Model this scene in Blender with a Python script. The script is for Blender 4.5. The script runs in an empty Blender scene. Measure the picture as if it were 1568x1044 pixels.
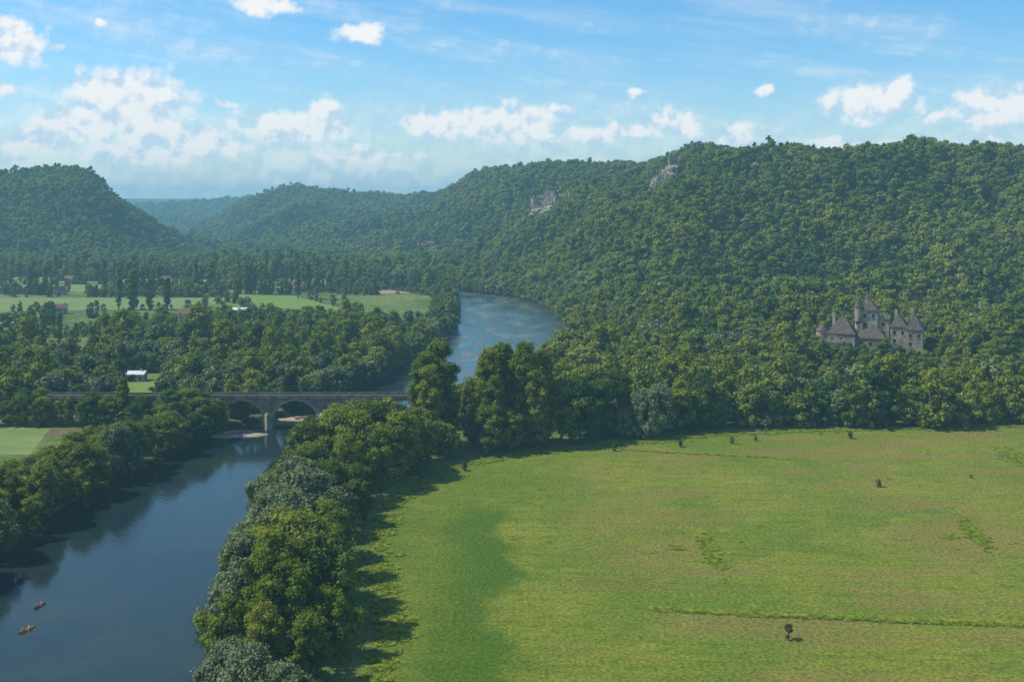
import bpy, bmesh, math, random
import numpy as np
from mathutils import Vector, Matrix
random.seed(5); rng = np.random.default_rng(11)
scene = bpy.context.scene
COL = scene.collection

# ------------------------------------------------------------------ helpers
def link(o): COL.objects.link(o); return o
def new_mat(name):
    m = bpy.data.materials.new(name); m.use_nodes = True
    nt = m.node_tree; nt.nodes.clear()
    return m, nt
def nd(nt, t, props=None, **ins):
    n = nt.nodes.new(t)
    for k, v in (props or {}).items(): setattr(n, k, v)
    for k, v in ins.items():
        key = int(k[1:]) if (k[0] == 'i' and k[1:].isdigit()) else k.replace('_', ' ')
        s = n.inputs[key]
        if isinstance(v, bpy.types.NodeSocket): nt.links.new(v, s)
        else: s.default_value = v
    return n
def math_(nt, op, a, b=None, c=None, clamp=False):
    n = nt.nodes.new('ShaderNodeMath'); n.operation = op; n.use_clamp = clamp
    for i, v in enumerate((a, b, c)):
        if v is None: continue
        if isinstance(v, bpy.types.NodeSocket): nt.links.new(v, n.inputs[i])
        else: n.inputs[i].default_value = v
    return n.outputs[0]
def mixc(nt, fac, a, b, blend='MIX'):
    n = nt.nodes.new('ShaderNodeMix'); n.data_type = 'RGBA'; n.blend_type = blend
    for s, v in ((n.inputs[0], fac), (n.inputs[6], a), (n.inputs[7], b)):
        if isinstance(v, bpy.types.NodeSocket): nt.links.new(v, s)
        else: s.default_value = v if not isinstance(v, tuple) else (*v[:3], 1)
    return n.outputs[2]
def smooth(nt, v, lo, hi, a=0., b=1.):
    n = nt.nodes.new('ShaderNodeMapRange'); n.interpolation_type = 'SMOOTHSTEP'
    if isinstance(v, bpy.types.NodeSocket): nt.links.new(v, n.inputs[0])
    n.inputs[1].default_value = lo; n.inputs[2].default_value = hi
    n.inputs[3].default_value = a; n.inputs[4].default_value = b
    return n.outputs[0]
def pos(nt): return nt.nodes.new('ShaderNodeNewGeometry').outputs['Position']
def noise_(nt, vec, scale, detail=3, rough=.55):
    n = nd(nt, 'ShaderNodeTexNoise', Vector=vec, Scale=scale, Detail=detail, Roughness=rough)
    return n.outputs[0]
def scaled(nt, vec, s):
    n = nt.nodes.new('ShaderNodeVectorMath'); n.operation = 'MULTIPLY'
    nt.links.new(vec, n.inputs[0]); n.inputs[1].default_value = s
    return n.outputs[0]
def out(nt, sh, vol=None):
    o = nt.nodes.new('ShaderNodeOutputMaterial')
    if sh is not None: nt.links.new(sh, o.inputs[0])
    if vol is not None: nt.links.new(vol, o.inputs[1])

def leaf_mat(name, a, b, c, trans=.30, patch=(.21,.235,.026)):
    m, nt = new_mat(name)
    r = nt.nodes.new('ShaderNodeObjectInfo').outputs['Random']
    cr = nt.nodes.new('ShaderNodeValToRGB'); nt.links.new(r, cr.inputs[0])
    e = cr.color_ramp.elements
    e[0].color = (*a, 1); e[1].color = (*c, 1); e[0].position = .0
    k = e.new(.5); k.color = (*b, 1)
    p = pos(nt)
    big = smooth(nt, noise_(nt, p, .011, 2), .42, .62)
    col = mixc(nt, math_(nt, 'MULTIPLY', big, .5), cr.outputs[0], patch)
    fine = smooth(nt, noise_(nt, p, .7, 2), .3, .7, .6, 1.45)
    g = nt.nodes.new('ShaderNodeCombineXYZ')
    for i in range(3): nt.links.new(fine, g.inputs[i])
    col = mixc(nt, 1., col, g.outputs[0], 'MULTIPLY')
    d = nd(nt, 'ShaderNodeBsdfDiffuse', Color=col)
    t = nd(nt, 'ShaderNodeBsdfTranslucent', Color=mixc(nt, 1., col, (1.2, 1.25, .6), 'MULTIPLY'))
    mx = nd(nt, 'ShaderNodeMixShader', i0=trans, i1=d.outputs[0], i2=t.outputs[0])
    out(nt, mx.outputs[0]); return m
def simple_mat(name, a, b, scale=1., rough=.85, bump=.0, detail=4, lo=.35, hi=.65, spec=.3):
    m, nt = new_mat(name); p = pos(nt)
    n = noise_(nt, p, scale, detail, .6)
    col = mixc(nt, smooth(nt, n, lo, hi), a, b)
    bs = nd(nt, 'ShaderNodeBsdfPrincipled', Base_Color=col, Roughness=rough)
    bs.inputs['Specular IOR Level'].default_value = spec
    if bump:
        bp = nd(nt, 'ShaderNodeBump', Strength=bump, Distance=.3, Height=n)
        nt.links.new(bp.outputs[0], bs.inputs['Normal'])
    out(nt, bs.outputs[0]); return m

M = {}
M['leaf'] = leaf_mat('broadleaf_foliage', (.050,.092,.021), (.11,.165,.028), (.19,.225,.034))
M['leaf_y'] = leaf_mat('poplar_foliage', (.11,.165,.021), (.165,.21,.025), (.22,.24,.03), .34)
M['leaf_w'] = leaf_mat('willow_foliage', (.13,.17,.085), (.165,.20,.105), (.14,.18,.065), .2, (.16,.19,.07))
M['leaf_l'] = leaf_mat('lime_tree_foliage', (.20,.25,.05), (.24,.275,.055), (.25,.26,.07), .34, (.25,.27,.05))
M['leaf_d'] = leaf_mat('evergreen_oak_foliage', (.028,.050,.018), (.04,.066,.022), (.055,.08,.026), .15, (.05,.075,.02))
M['leaf_red'] = leaf_mat('copper_foliage', (.10,.06,.025), (.12,.07,.03), (.13,.085,.035), .25, (.12,.08,.03))
M['bark'] = simple_mat('bark', (.06,.045,.03), (.14,.11,.08), 2.)
M['grass'] = leaf_mat('grass_blades', (.20,.27,.028), (.23,.29,.03), (.26,.31,.034), .35, (.24,.29,.03))
M['stone'] = simple_mat('limestone', (.25,.205,.145), (.40,.335,.25), .35, .9, .3)
M['stone_c'] = simple_mat('castle_stone', (.20,.165,.12), (.38,.32,.245), .22, .9, .3, 6)
M['stone_d'] = simple_mat('weathered_stone', (.16,.125,.09), (.29,.23,.165), .4, .9, .3)
M['rock'] = simple_mat('rock_face', (.12,.11,.09), (.38,.34,.28), .12, .95, .8)
M['slate'] = simple_mat('slate_roof', (.060,.048,.040), (.12,.095,.078), .8, .8, .2)
M['tile'] = simple_mat('terracotta_tile', (.16,.085,.055), (.25,.135,.085), .8, .85, .2)
M['render'] = simple_mat('lime_render', (.32,.27,.21), (.42,.37,.29), .4, .9)
M['dark'] = simple_mat('window_glass', (.012,.012,.014), (.03,.03,.035), 1., .2)
M['white'] = simple_mat('white_metal', (.55,.57,.59), (.66,.67,.68), .5, .6)
M['sand'] = simple_mat('river_sand', (.24,.19,.12), (.40,.32,.22), .25, .95)
M['road'] = simple_mat('road_gravel', (.22,.20,.165), (.32,.29,.235), .3, .95)
M['asphalt'] = simple_mat('asphalt', (.045,.045,.045), (.06,.06,.058), .5, .9)
M['wood'] = simple_mat('weathered_wood', (.10,.08,.06), (.18,.15,.12), 3.)
for nm, c in (('red',(.45,.04,.02)),('blue',(.03,.12,.40)),('yellow',(.55,.33,.03)),('orange',(.55,.16,.03)),
              ('carpaint',(.03,.035,.05)),('rubber',(.02,.02,.02))):
    M[nm] = simple_mat(nm, c, tuple(v*1.15 for v in c), 2., .45)

class MB:
    def __init__(s): s.v=[]; s.f=[]; s.m=[]; s.mats=[]
    def mi(s, k):
        if k not in s.mats: s.mats.append(k)
        return s.mats.index(k)
    def add(s, vs, fs, k):
        o=len(s.v); s.v+= [tuple(map(float, v)) for v in vs]; i=s.mi(k)
        for f in fs: s.f.append([o+a for a in f]); s.m.append(i)
    def box(s, x0,x1,y0,y1,z0,z1,k):
        v=[(x0,y0,z0),(x1,y0,z0),(x1,y1,z0),(x0,y1,z0),(x0,y0,z1),(x1,y0,z1),(x1,y1,z1),(x0,y1,z1)]
        s.add(v,[(0,3,2,1),(4,5,6,7),(0,1,5,4),(1,2,6,5),(2,3,7,6),(3,0,4,7)],k)
    def cyl(s, x,y,z0,z1,r0,r1,k,n=16):
        v=[]
        for z,r in ((z0,r0),(z1,r1)):
            for i in range(n):
                a=2*math.pi*i/n; v.append((x+r*math.cos(a),y+r*math.sin(a),z))
        f=[(i,(i+1)%n,n+(i+1)%n,n+i) for i in range(n)]+[tuple(range(n,2*n)),tuple(range(n-1,-1,-1))]
        s.add(v,f,k)
    def tube(s, p, q, r0, r1, k, n=6):
        p=Vector(p); q=Vector(q); d=(q-p).normalized()
        a=d.orthogonal().normalized(); b=d.cross(a); v=[]
        for c,r in ((p,r0),(q,r1)):
            for i in range(n):
                t=2*math.pi*i/n; v.append(c+a*r*math.cos(t)+b*r*math.sin(t))
        s.add(v,[(i,(i+1)%n,n+(i+1)%n,n+i) for i in range(n)],k)
    def hip(s, x0,x1,y0,y1,z0,z1,k,ov=.5,ins=.45):
        x0-=ov;x1+=ov;y0-=ov;y1+=ov; w=x1-x0; d=y1-y0
        if w>=d:
            i=min(w*.5,d*ins); r=[(x0+i,(y0+y1)/2,z1),(x1-i,(y0+y1)/2,z1)]
            f=[(0,1,5,4),(1,2,5),(2,3,4,5),(3,0,4),(0,3,2,1)]
        else:
            i=min(d*.5,w*ins); r=[((x0+x1)/2,y0+i,z1),((x0+x1)/2,y1-i,z1)]
            f=[(0,1,4),(1,2,5,4),(2,3,5),(3,0,4,5),(0,3,2,1)]
        s.add([(x0,y0,z0),(x1,y0,z0),(x1,y1,z0),(x0,y1,z0)]+r,f,k)
    def obj(s, name, parent=None, loc=(0,0,0), rot=0, smooth=False):
        me=bpy.data.meshes.new(name); me.from_pydata(s.v,[],s.f)
        for k in s.mats: me.materials.append(M[k] if isinstance(k,str) else k)
        me.polygons.foreach_set('material_index', s.m)
        if smooth: me.polygons.foreach_set('use_smooth',[True]*len(s.f))
        me.update()
        o=bpy.data.objects.new(name,me); o.location=loc; o.rotation_euler=(0,0,rot)
        link(o)
        if parent: o.parent=parent
        return o

def vnoise(x, y, seed=0):
    xi=np.floor(x).astype(np.int64); yi=np.floor(y).astype(np.int64); xf=x-xi; yf=y-yi
    def h(a,b):
        n=(a*374761393+b*668265263+seed*974711)&0xffffffff
        n=((n^(n>>13))*1274126177)&0xffffffff
        return ((n^(n>>16))&0xffff)/65535.
    u=xf*xf*(3-2*xf); v=yf*yf*(3-2*yf)
    return (h(xi,yi)*(1-u)+h(xi+1,yi)*u)*(1-v)+(h(xi,yi+1)*(1-u)+h(xi+1,yi+1)*u)*v
def fbm(x,y,seed=0,o=4):
    s=0;a=.5;t=0
    for i in range(o): s=s+a*vnoise(x*2**i,y*2**i,seed+i); t+=a; a*=.5
    return s/t

# ------------------------------------------------------------------ terrain
RIV=np.array([(-50,-150,-30),(150,-142,-48),(202,-139,-52),(270,-131,-62),(313,-131,-70),(362,-127,-76),(401,-121,-78),(437,-115,-62),
 (470,-95,-25),(530,-75,5),(600,-60,26),(632,-54,33),(700,-46,41),(782,-42,42),(900,-44,34),(980,-48,22),(1040,-60,2),(1080,-85,-25),
 (1130,-150,-75),(1200,-300,-200),(1260,-600,-450),(1280,-900,-700)],float)
def river_d(x,y):
    xl=np.interp(y,RIV[:,0],RIV[:,1]); xr=np.interp(y,RIV[:,0],RIV[:,2])
    d=np.minimum(x-xl,xr-x)
    return np.where(y>1275,-50,d)
RT=np.array([ # bearing, foot, ridge distance, ridge height
(-.45,2400,3300,0),(-.293,2350,3300,8),(-.269,2300,3200,35),(-.245,2200,3100,86),(-.2145,2000,3050,117),(-.2024,1900,3000,130),
(-.172,1750,2950,119),(-.148,1620,2900,108),(-.0994,1450,2700,100),(-.0752,1400,2500,104),(-.057,1320,2350,115),
(-.0388,1240,2250,141),(-.0145,1180,2100,147),(.011,1080,1980,149),(.0355,960,1870,151),(.054,830,1820,150),(.0824,680,1750,145),
(.125,610,1620,142),(.149,590,1550,157),(.167,575,1500,168),(.21,550,1450,155),(.27,520,1380,145),(.331,500,1320,150),
(.385,490,1270,145),(.475,480,1200,135),(.8,470,1100,130),(1.5,460,1000,120)])
LT=np.array([(-1.5,1480,1900,120),(-.6,1480,1900,132),(-.475,1480,1900,139),(-.439,1480,1900,145),(-.41,1480,1900,144),(-.39,1480,1900,136),
(-.378,1480,1900,122),(-.369,1490,1900,99),(-.354,1500,1900,76),(-.324,1520,1900,40),(-.293,1550,1900,8),(-.275,1600,1900,0),(1,1600,1900,0)])
MT=np.array([(-1.5,3700,4700,90),(-.38,3700,4700,60),(-.33,3700,4700,62),(-.293,3700,4700,84),(-.245,3700,4700,92),(-.2,3700,4700,98),(1.5,3700,4700,90)])
def hill(u,y,T,warp):
    df=np.interp(u,T[:,0],T[:,1]); dr=np.interp(u,T[:,0],T[:,2]); z=np.interp(u,T[:,0],T[:,3])
    s=(y-df)/(dr-df); sc=np.clip(s,0,1)
    sh=.45*sc+.55*sc*sc*(3-2*sc)
    sh=sh*(1-.35*np.clip(s-1,0,1.2))
    return z*sh + warp*np.clip(sc*3,0,1)*(1-.75*np.exp(-((s-1)/.12)**2))*np.clip(z/60,0,1)
CX,CY=187.,566.
def H(x,y):
    x=np.asarray(x,float); y=np.asarray(y,float)
    ys=np.maximum(y,60); u=x/ys
    w=(fbm(x/260+3,y/260,3,4)-.5)*74+(fbm(x/75,y/75+9,8,3)-.5)*18
    h=hill(u,y,RT,w)
    h=np.maximum(h,hill(u,y,LT,w))
    h=np.maximum(h,hill(u,y,MT,w))
    f=np.clip((y-5600)/1400,0,1)*(108+22*(fbm(x/900,y/2000,21,3)-.5)*2)*np.where(y>7000,1-.1*np.clip((y-7000)/2000,0,1),1)
    h=np.maximum(h,f)
    h=np.where(y<60,0,h); h=np.maximum(h,0)
    g=np.exp(-(((x-CX)/34)**2+((y-CY)/26)**2)**2)
    h=h*(1-g)+7*g
    d=river_d(x,y)
    valley=np.clip(1+d/12,0,1)
    h=h*(1-valley)
    riv=np.clip(-2-d*.7,-5,0)
    return np.where(d>-3,np.minimum(h,0)+riv,h)
def axis(segs):
    a=[]
    for s,e,st in segs: a.append(np.arange(s,e,st))
    a.append([segs[-1][1]]); return np.concatenate(a)
xs=axis([(-9000,-2400,300),(-2400,-1000,28),(-1000,-350,10),(-350,-170,6),(-170,60,3),(60,350,6),(350,1000,10),(1000,2400,60),(2400,9000,300)])
ys=axis([(-1500,100,100),(100,1100,5),(1100,1600,7),(1600,3400,14),(3400,5000,40),(5000,10000,120)])
X,Y=np.meshgrid(xs,ys); Z=H(X,Y)
far=(Y>3300)
Z=Z+np.where(far&(Z>5),(vnoise(X/30,Y/60,40)-.5)*10,0)
nx,ny=len(xs),len(ys)
V=np.stack([X.ravel(),Y.ravel(),Z.ravel()],1)
me=bpy.data.meshes.new('terrain'); me.vertices.add(len(V)); me.vertices.foreach_set('co',V.ravel())
i=np.arange(nx-1)[None,:]+nx*np.arange(ny-1)[:,None]; i=i.ravel()
Q=np.stack([i,i+1,i+1+nx,i+nx],1)
me.loops.add(Q.size); me.loops.foreach_set('vertex_index',Q.ravel().astype(np.int32))
me.polygons.add(len(Q)); me.polygons.foreach_set('loop_start',(np.arange(len(Q))*4).astype(np.int32))
me.polygons.foreach_set('use_smooth',np.ones(len(Q),bool))
me.update(calc_edges=True)
m,nt=new_mat('valley_ground'); p=pos(nt)
n1=noise_(nt,p,.012,4); n2=noise_(nt,p,.15,5,.65)
zz=nd(nt,'ShaderNodeSeparateXYZ',Vector=p).outputs[2]
c=mixc(nt,smooth(nt,n1,.4,.6),(.085,.13,.028),(.16,.195,.05))
c=mixc(nt,smooth(nt,n2,.45,.75),c,(.06,.09,.022))
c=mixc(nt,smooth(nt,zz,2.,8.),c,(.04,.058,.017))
c=mixc(nt,smooth(nt,zz,-.02,-.6),c,(.025,.032,.012))
bs=nd(nt,'ShaderNodeBsdfPrincipled',Base_Color=c,Roughness=.95); bs.inputs['Specular IOR Level'].default_value=.1
bp=nd(nt,'ShaderNodeBump',Strength=.9,Distance=3.,Height=n2); nt.links.new(bp.outputs[0],bs.inputs['Normal'])
out(nt,bs.outputs[0]); me.materials.append(m)
link(bpy.data.objects.new('terrain',me))

# river water
b=MB(); yy=np.arange(-50,1270,8.)
vs=[]
for y in yy:
    xl=np.interp(y,RIV[:,0],RIV[:,1]); xr=np.interp(y,RIV[:,0],RIV[:,2])
    vs+= [(xl-2.5,y,-2),(xr+2.5,y,-2)]
m,nt=new_mat('river_water'); p=pos(nt); wy=nd(nt,'ShaderNodeSeparateXYZ',Vector=p)
r1=noise_(nt,scaled(nt,p,(1.,.55,1)),.9,3); r2=noise_(nt,scaled(nt,p,(1.6,.6,1)),.035,4)
shoal=smooth(nt,wy.outputs[1],540,640)      # broken, shallow reach upstream
bp=nd(nt,'ShaderNodeBump',Strength=math_(nt,'MULTIPLY',smooth(nt,r2,.3,.7),math_(nt,'ADD',math_(nt,'MULTIPLY',shoal,.3),.4)),Distance=.25,Height=r1)
col=mixc(nt,smooth(nt,noise_(nt,p,.03,3),.4,.7),(.010,.022,.027),(.020,.032,.022))
col=mixc(nt,math_(nt,'MULTIPLY',shoal,.9),col,mixc(nt,smooth(nt,r2,.50,.66),(.036,.070,.075),(.15,.13,.08)))
rg=math_(nt,'ADD',math_(nt,'MULTIPLY',math_(nt,'MULTIPLY',shoal,smooth(nt,r2,.35,.6,.4,1.)),.16),.095)
bs=nd(nt,'ShaderNodeBsdfPrincipled',Base_Color=col,Roughness=rg,IOR=1.33,Normal=bp.outputs[0])
out(nt,bs.outputs[0]); M['water']=m
b.add(vs,[(2*i,2*i+1,2*i+3,2*i+2) for i in range(len(yy)-1)],'water'); b.obj('river')

# ------------------------------------------------------------------ fields
def field_mat(name,a,b,ang=0.,stripe=.5):
    m,nt=new_mat(name); p=pos(nt)
    v=nd(nt,'ShaderNodeVectorRotate',Vector=p,Angle=ang).outputs[0]
    s=noise_(nt,scaled(nt,v,(.01,.35,1)),1.,3); n=noise_(nt,p,.05,5,.65)
    c=mixc(nt,smooth(nt,math_(nt,'ADD',math_(nt,'MULTIPLY',s,stripe),math_(nt,'MULTIPLY',n,1-stripe)),.4,.6),a,b)
    bs=nd(nt,'ShaderNodeBsdfPrincipled',Base_Color=c,Roughness=.95); bs.inputs['Specular IOR Level'].default_value=.1
    out(nt,bs.outputs[0]); return m
M['f_pale']=field_mat('pasture_pale',(.13,.19,.05),(.19,.23,.08),.3)
M['f_green']=field_mat('pasture_green',(.13,.20,.035),(.17,.235,.05),.8)
M['f_tan']=field_mat('stubble',(.25,.20,.10),(.31,.25,.13),.2)
M['f_dark']=field_mat('crop',(.06,.12,.02),(.08,.15,.03),1.2)
M['f_brown']=field_mat('ploughed_soil',(.12,.080,.045),(.17,.11,.06),.2)
FIELDS=[([(-620,1085),(-410,1085),(-430,1180),(-640,1180)],'f_pale'),
([(-480,880),(-270,915),(-255,1020),(-540,1020)],'f_pale'),
([(-285,1065),(-215,1050),(-128,880),(-125,845),(-185,825),(-235,945)],'f_green'),
([(-460,770),(-375,770),(-370,860),(-470,860)],'f_tan'),
([(-360,600),(-250,608),(-248,665),(-370,662)],'f_green'),
([(-140,1060),(-100,1070),(-120,1105),(-165,1110)],'f_tan'),
([(-290,1160),(-200,1170),(-210,1270),(-310,1260)],'f_pale'),
([(-330,385),(-172,385),(-184,430),(-330,440)],'f_pale'),
([(-330,335),(-172,345),(-171,381),(-330,381)],'f_dark'),
([(-680,1215),(-520,1215),(-540,1300),(-720,1300)],'f_pale'),
([(-450,1190),(-330,1180),(-330,1260),(-460,1270)],'f_tan'),
([(-560,1340),(-420,1340),(-430,1400),(-580,1400)],'f_pale'),
([(-400,1290),(-300,1290),(-310,1350),(-420,1350)],'f_green'),
([(-210,505),(-166,505),(-170,545),(-214,545)],'f_green')]
MEADOW=[(-24,60),(-25,202),(-29,250),(-36,286),(-35,323),(-21,367),(0,381),(16,391),(53,405),(80,418),(133,427),(206,434),(330,442),(420,430),(420,60)]
def in_poly(x,y,P):
    c=np.zeros(x.shape,bool); n=len(P)
    for i in range(n):
        x1,y1=P[i]; x2,y2=P[(i+1)%n]
        c^=((y1>y)!=(y2>y))&(x<(x2-x1)*(y-y1)/((y2-y1) if y2!=y1 else 1e-9)+x1)
    return c
def d_poly(x,y,P):
    d=np.full(x.shape,1e9)
    for i in range(len(P)):
        x1,y1=P[i]; x2,y2=P[(i+1)%len(P)]
        t=np.clip(((x-x1)*(x2-x1)+(y-y1)*(y2-y1))/((x2-x1)**2+(y2-y1)**2),0,1)
        d=np.minimum(d,np.hypot(x-x1-t*(x2-x1),y-y1-t*(y2-y1)))
    return d
def sheet(name,P,k,z):
    b=MB(); b.add([(x,y,z) for x,y in P],[tuple(range(len(P)))],k); o=b.obj(name)
    bm=bmesh.new(); bm.from_mesh(o.data); bmesh.ops.triangulate(bm,faces=bm.faces[:])
    for f in bm.faces:
        if f.normal.z<0: f.normal_flip()
    bm.to_mesh(o.data); bm.free(); return o
for P,k in FIELDS: sheet('field',P,k,.03)
sheet('ploughed_plot',[(-181,416),(-168,416),(-170,427),(-183,427)],'f_brown',.06)
def strip(name,pts,w,k,z):
    L=[];R=[]
    for i,(x,y) in enumerate(pts):
        a=Vector(pts[max(i-1,0)]); c=Vector(pts[min(i+1,len(pts)-1)]); d=(c-a).normalized(); n=Vector((-d.y,d.x))*w/2
        L.append((x+n.x,y+n.y)); R.append((x-n.x,y-n.y))
    b=MB(); n=len(pts)
    b.add([(x,y,z) for x,y in L+R],[(i,n+i,n+i+1,i+1) for i in range(n-1)],k); return b.obj(name)
strip('road',[(-420,430),(-300,441),(-224,449),(-205,453),(-172,456),(-150,464)],5.,'road',.07)
strip('farm_track',[(-232,398),(-207,436),(-203,449)],3.,'road',.09)

# meadow
m,nt=new_mat('meadow_grass'); p=pos(nt); sx=nd(nt,'ShaderNodeSeparateXYZ',Vector=p)
x_,y_=sx.outputs[0],sx.outputs[1]
nb=noise_(nt,p,.016,4); nm_=noise_(nt,p,.09,5,.6); nf=noise_(nt,p,1.1,5,.7); nk=noise_(nt,scaled(nt,p,(.7,1.3,1)),.30,4,.65)
rot=nd(nt,'ShaderNodeVectorRotate',Vector=p,Angle=.06).outputs[0]
st=noise_(nt,scaled(nt,rot,(.022,.38,1)),1.,4,.7)
c=mixc(nt,smooth(nt,nb,.38,.62),(.125,.180,.019),(.195,.212,.028))
c=mixc(nt,math_(nt,'MULTIPLY',smooth(nt,st,.44,.6),.45),c,(.105,.150,.017))
c=mixc(nt,math_(nt,'MULTIPLY',smooth(nt,nm_,.52,.66),.6),c,(.245,.235,.042))
c=mixc(nt,math_(nt,'MULTIPLY',smooth(nt,noise_(nt,p,.045,4,.6),.52,.64),.5),c,(.085,.135,.016))
c=mixc(nt,math_(nt,'MULTIPLY',smooth(nt,nk,.50,.66),.6),c,(.085,.128,.016))
dry=math_(nt,'MULTIPLY',smooth(nt,noise_(nt,scaled(nt,p,(.7,1.8,1)),.028,5,.6),.46,.60),smooth(nt,x_,-5,50))
c=mixc(nt,math_(nt,'MULTIPLY',dry,.6),c,(.21,.160,.050))
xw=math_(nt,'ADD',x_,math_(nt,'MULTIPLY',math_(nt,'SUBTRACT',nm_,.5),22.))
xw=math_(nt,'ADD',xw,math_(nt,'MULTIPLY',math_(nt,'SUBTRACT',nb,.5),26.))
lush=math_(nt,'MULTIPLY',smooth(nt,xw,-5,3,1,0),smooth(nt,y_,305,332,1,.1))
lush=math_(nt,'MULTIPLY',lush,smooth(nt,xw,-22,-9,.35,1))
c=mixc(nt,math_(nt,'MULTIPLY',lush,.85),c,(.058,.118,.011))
ff=smooth(nt,nf,.3,.7,.6,1.34); g=nt.nodes.new('ShaderNodeCombineXYZ')
for i in range(3): nt.links.new(ff,g.inputs[i])
c=mixc(nt,1.,c,g.outputs[0],'MULTIPLY')
bs=nd(nt,'ShaderNodeBsdfPrincipled',Base_Color=c,Roughness=.95); bs.inputs['Specular IOR Level'].default_value=.05
bp=nd(nt,'ShaderNodeBump',Strength=.8,Distance=.6,Height=nf); nt.links.new(bp.outputs[0],bs.inputs['Normal'])
out(nt,bs.outputs[0]); M['meadow']=m
sheet('meadow',MEADOW,'meadow',.03)

def mound(name,cx,cy,a,bb,h,z0):
    b=MB(); n=28; v=[(cx,cy,z0+h)]; f=[]
    for r,hh in ((.5,.85),(.8,.5),(1.,0),(1.1,-.6)):
        for i in range(n):
            t=2*math.pi*i/n; q=r*(1+.18*math.sin(3*t+cx)+.1*math.sin(7*t))
            v.append((cx+a*q*math.cos(t),cy+bb*q*math.sin(t),z0+h*hh))
    for i in range(n): f.append((0,1+i,1+(i+1)%n))
    for k in range(3):
        for i in range(n): f.append((1+k*n+i,1+(k+1)*n+i,1+(k+1)*n+(i+1)%n,1+k*n+(i+1)%n))
    b.add(v,f,'sand'); b.obj(name,smooth=True)
mound('sand_bank',-111,427,13,6,.9,-2.1)
mound('sand_bank',-90,458,9,5,.9,-2.1)

# ------------------------------------------------------------------ trees
bm=bmesh.new(); bmesh.ops.create_icosphere(bm,subdivisions=1,radius=1.)
ICV=np.array([v.co[:] for v in bm.verts]); bm.verts.index_update(); ICF=[[v.index for v in f.verts] for f in bm.faces]; bm.free()
def unit(a): return a/np.linalg.norm(a,axis=1,keepdims=True)
def tree_mesh(name,Ht,W,z0,ncl,cr,nlf,ls,kind,leaf,seed,limbs=9):
    r=np.random.default_rng(seed)
    t=r.random(ncl)
    if kind=='broad':
        t=t**.8; R=np.sin(np.pi*np.clip(t*.86+.12,0,1))**.6
    elif kind=='poplar':
        R=np.sin(np.pi*np.clip(t*.88+.1,0,1))**.45*(1.05-.35*t)
    elif kind=='column':
        R=np.sin(np.pi*np.clip(t*.9+.07,0,1))**.5
    elif kind=='willow':
        t=t**.9; R=np.sin(np.pi*np.clip(t*.75+.22,0,1))**.5
    a=r.random(ncl)*2*np.pi; q=.25+.75*np.sqrt(r.random(ncl))
    lob=1+.26*np.sin(a*2+seed)+.18*np.sin(a*5+2*seed+t*6)
    rad=(W/2-cr*.5)*R*q*lob
    C=np.stack([rad*np.cos(a),rad*np.sin(a),z0+(Ht-z0-cr*.7)*t],1)
    C[:,0]+=W*.05*np.sin(t*4+seed)
    cz=cr*(.55+.85*r.random(ncl))
    ci=np.repeat(np.arange(ncl),nlf); n=len(ci)
    d=unit(r.normal(size=(n,3))); d[:,2]=np.where(r.random(n)<.3,np.abs(d[:,2]),d[:,2])
    sq=np.array([1,1,.8]) if kind!='willow' else np.array([.9,.9,1.25])
    P=C[ci]+d*sq*(cz[ci]*(.62+.55*r.random(n)**1.5))[:,None]
    nn=unit(d+.6*r.normal(size=(n,3))*np.array([1,1,.7])+np.array([0,0,.35]))
    tt=unit(np.cross(nn,r.normal(size=(n,3)))); bb=np.cross(nn,tt)
    s=ls*(.6+.8*r.random(n))[:,None]
    q4=np.stack([P-tt*s,P-bb*s*.55,P+tt*s,P+bb*s*.55],1).reshape(-1,3)
    lf=np.arange(len(q4)).reshape(-1,4).tolist()
    verts=q4.tolist(); faces=lf; mats=[0]*len(lf)
    for i in range(ncl):
        o=len(verts); rr=cz[i]*.62*(1+.25*r.normal(size=(len(ICV),1)).clip(-1,1))
        verts+= (C[i]+ICV*rr*sq).tolist(); faces+=[[o+k for k in f] for f in ICF]; mats+=[0]*len(ICF)
    b=MB(); rt=Ht*.018+.08; pts=[]
    for k in range(6):
        z=-.5+(Ht*.8)*k/5; pts.append((W*.05*math.sin(max(0,(z-z0)/(Ht-z0))*4+seed)*min(1,k/2),.12*math.sin(k+seed)*rt*3,z,rt*(1-.16*k)))
    for k in range(5): b.tube(pts[k][:3],pts[k+1][:3],pts[k][3],pts[k+1][3],'bark',7)
    for k in r.choice(ncl,min(limbs,ncl),replace=False):
        zb=max(z0*.7,C[k][2]*.55); i0=min(4,int((zb+.5)/(Ht*.8)*5)); 
        b.tube((pts[i0][0],pts[i0][1],zb),tuple(C[k]),rt*.4,rt*.12,'bark',5)
    o=len(verts); verts+=b.v; faces+=[[o+k for k in f] for f in b.f]; mats+=[1]*len(b.f)
    me=bpy.data.meshes.new(name); me.from_pydata(verts,[],faces)
    me.materials.append(M[leaf]); me.materials.append(M['bark'])
    me.polygons.foreach_set('material_index',mats); me.update(); return me
near={'broad':[tree_mesh('broadleaf_near_%d'%i,18,14,2.,80,1.75,105,.36,'broad','leaf',10+i) for i in range(4)],
 'yellow':[tree_mesh('ash_near_%d'%i,20,14,2.5,80,1.75,105,.36,'broad','leaf_y',20+i) for i in range(2)],
 'willow':[tree_mesh('willow_near_%d'%i,14,13,1.,78,1.6,110,.32,'willow','leaf_w',30+i) for i in range(3)],
 'poplar':[tree_mesh('poplar_near_%d'%i,36,14,2.5,150,1.9,85,.46,'poplar','leaf_y',40+i,14) for i in range(3)]}
NH={'broad':18,'yellow':20,'willow':14,'poplar':36}
NAME={'broad':'broadleaf_tree','yellow':'ash_tree','willow':'willow_tree','poplar':'poplar_tree'}
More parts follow.
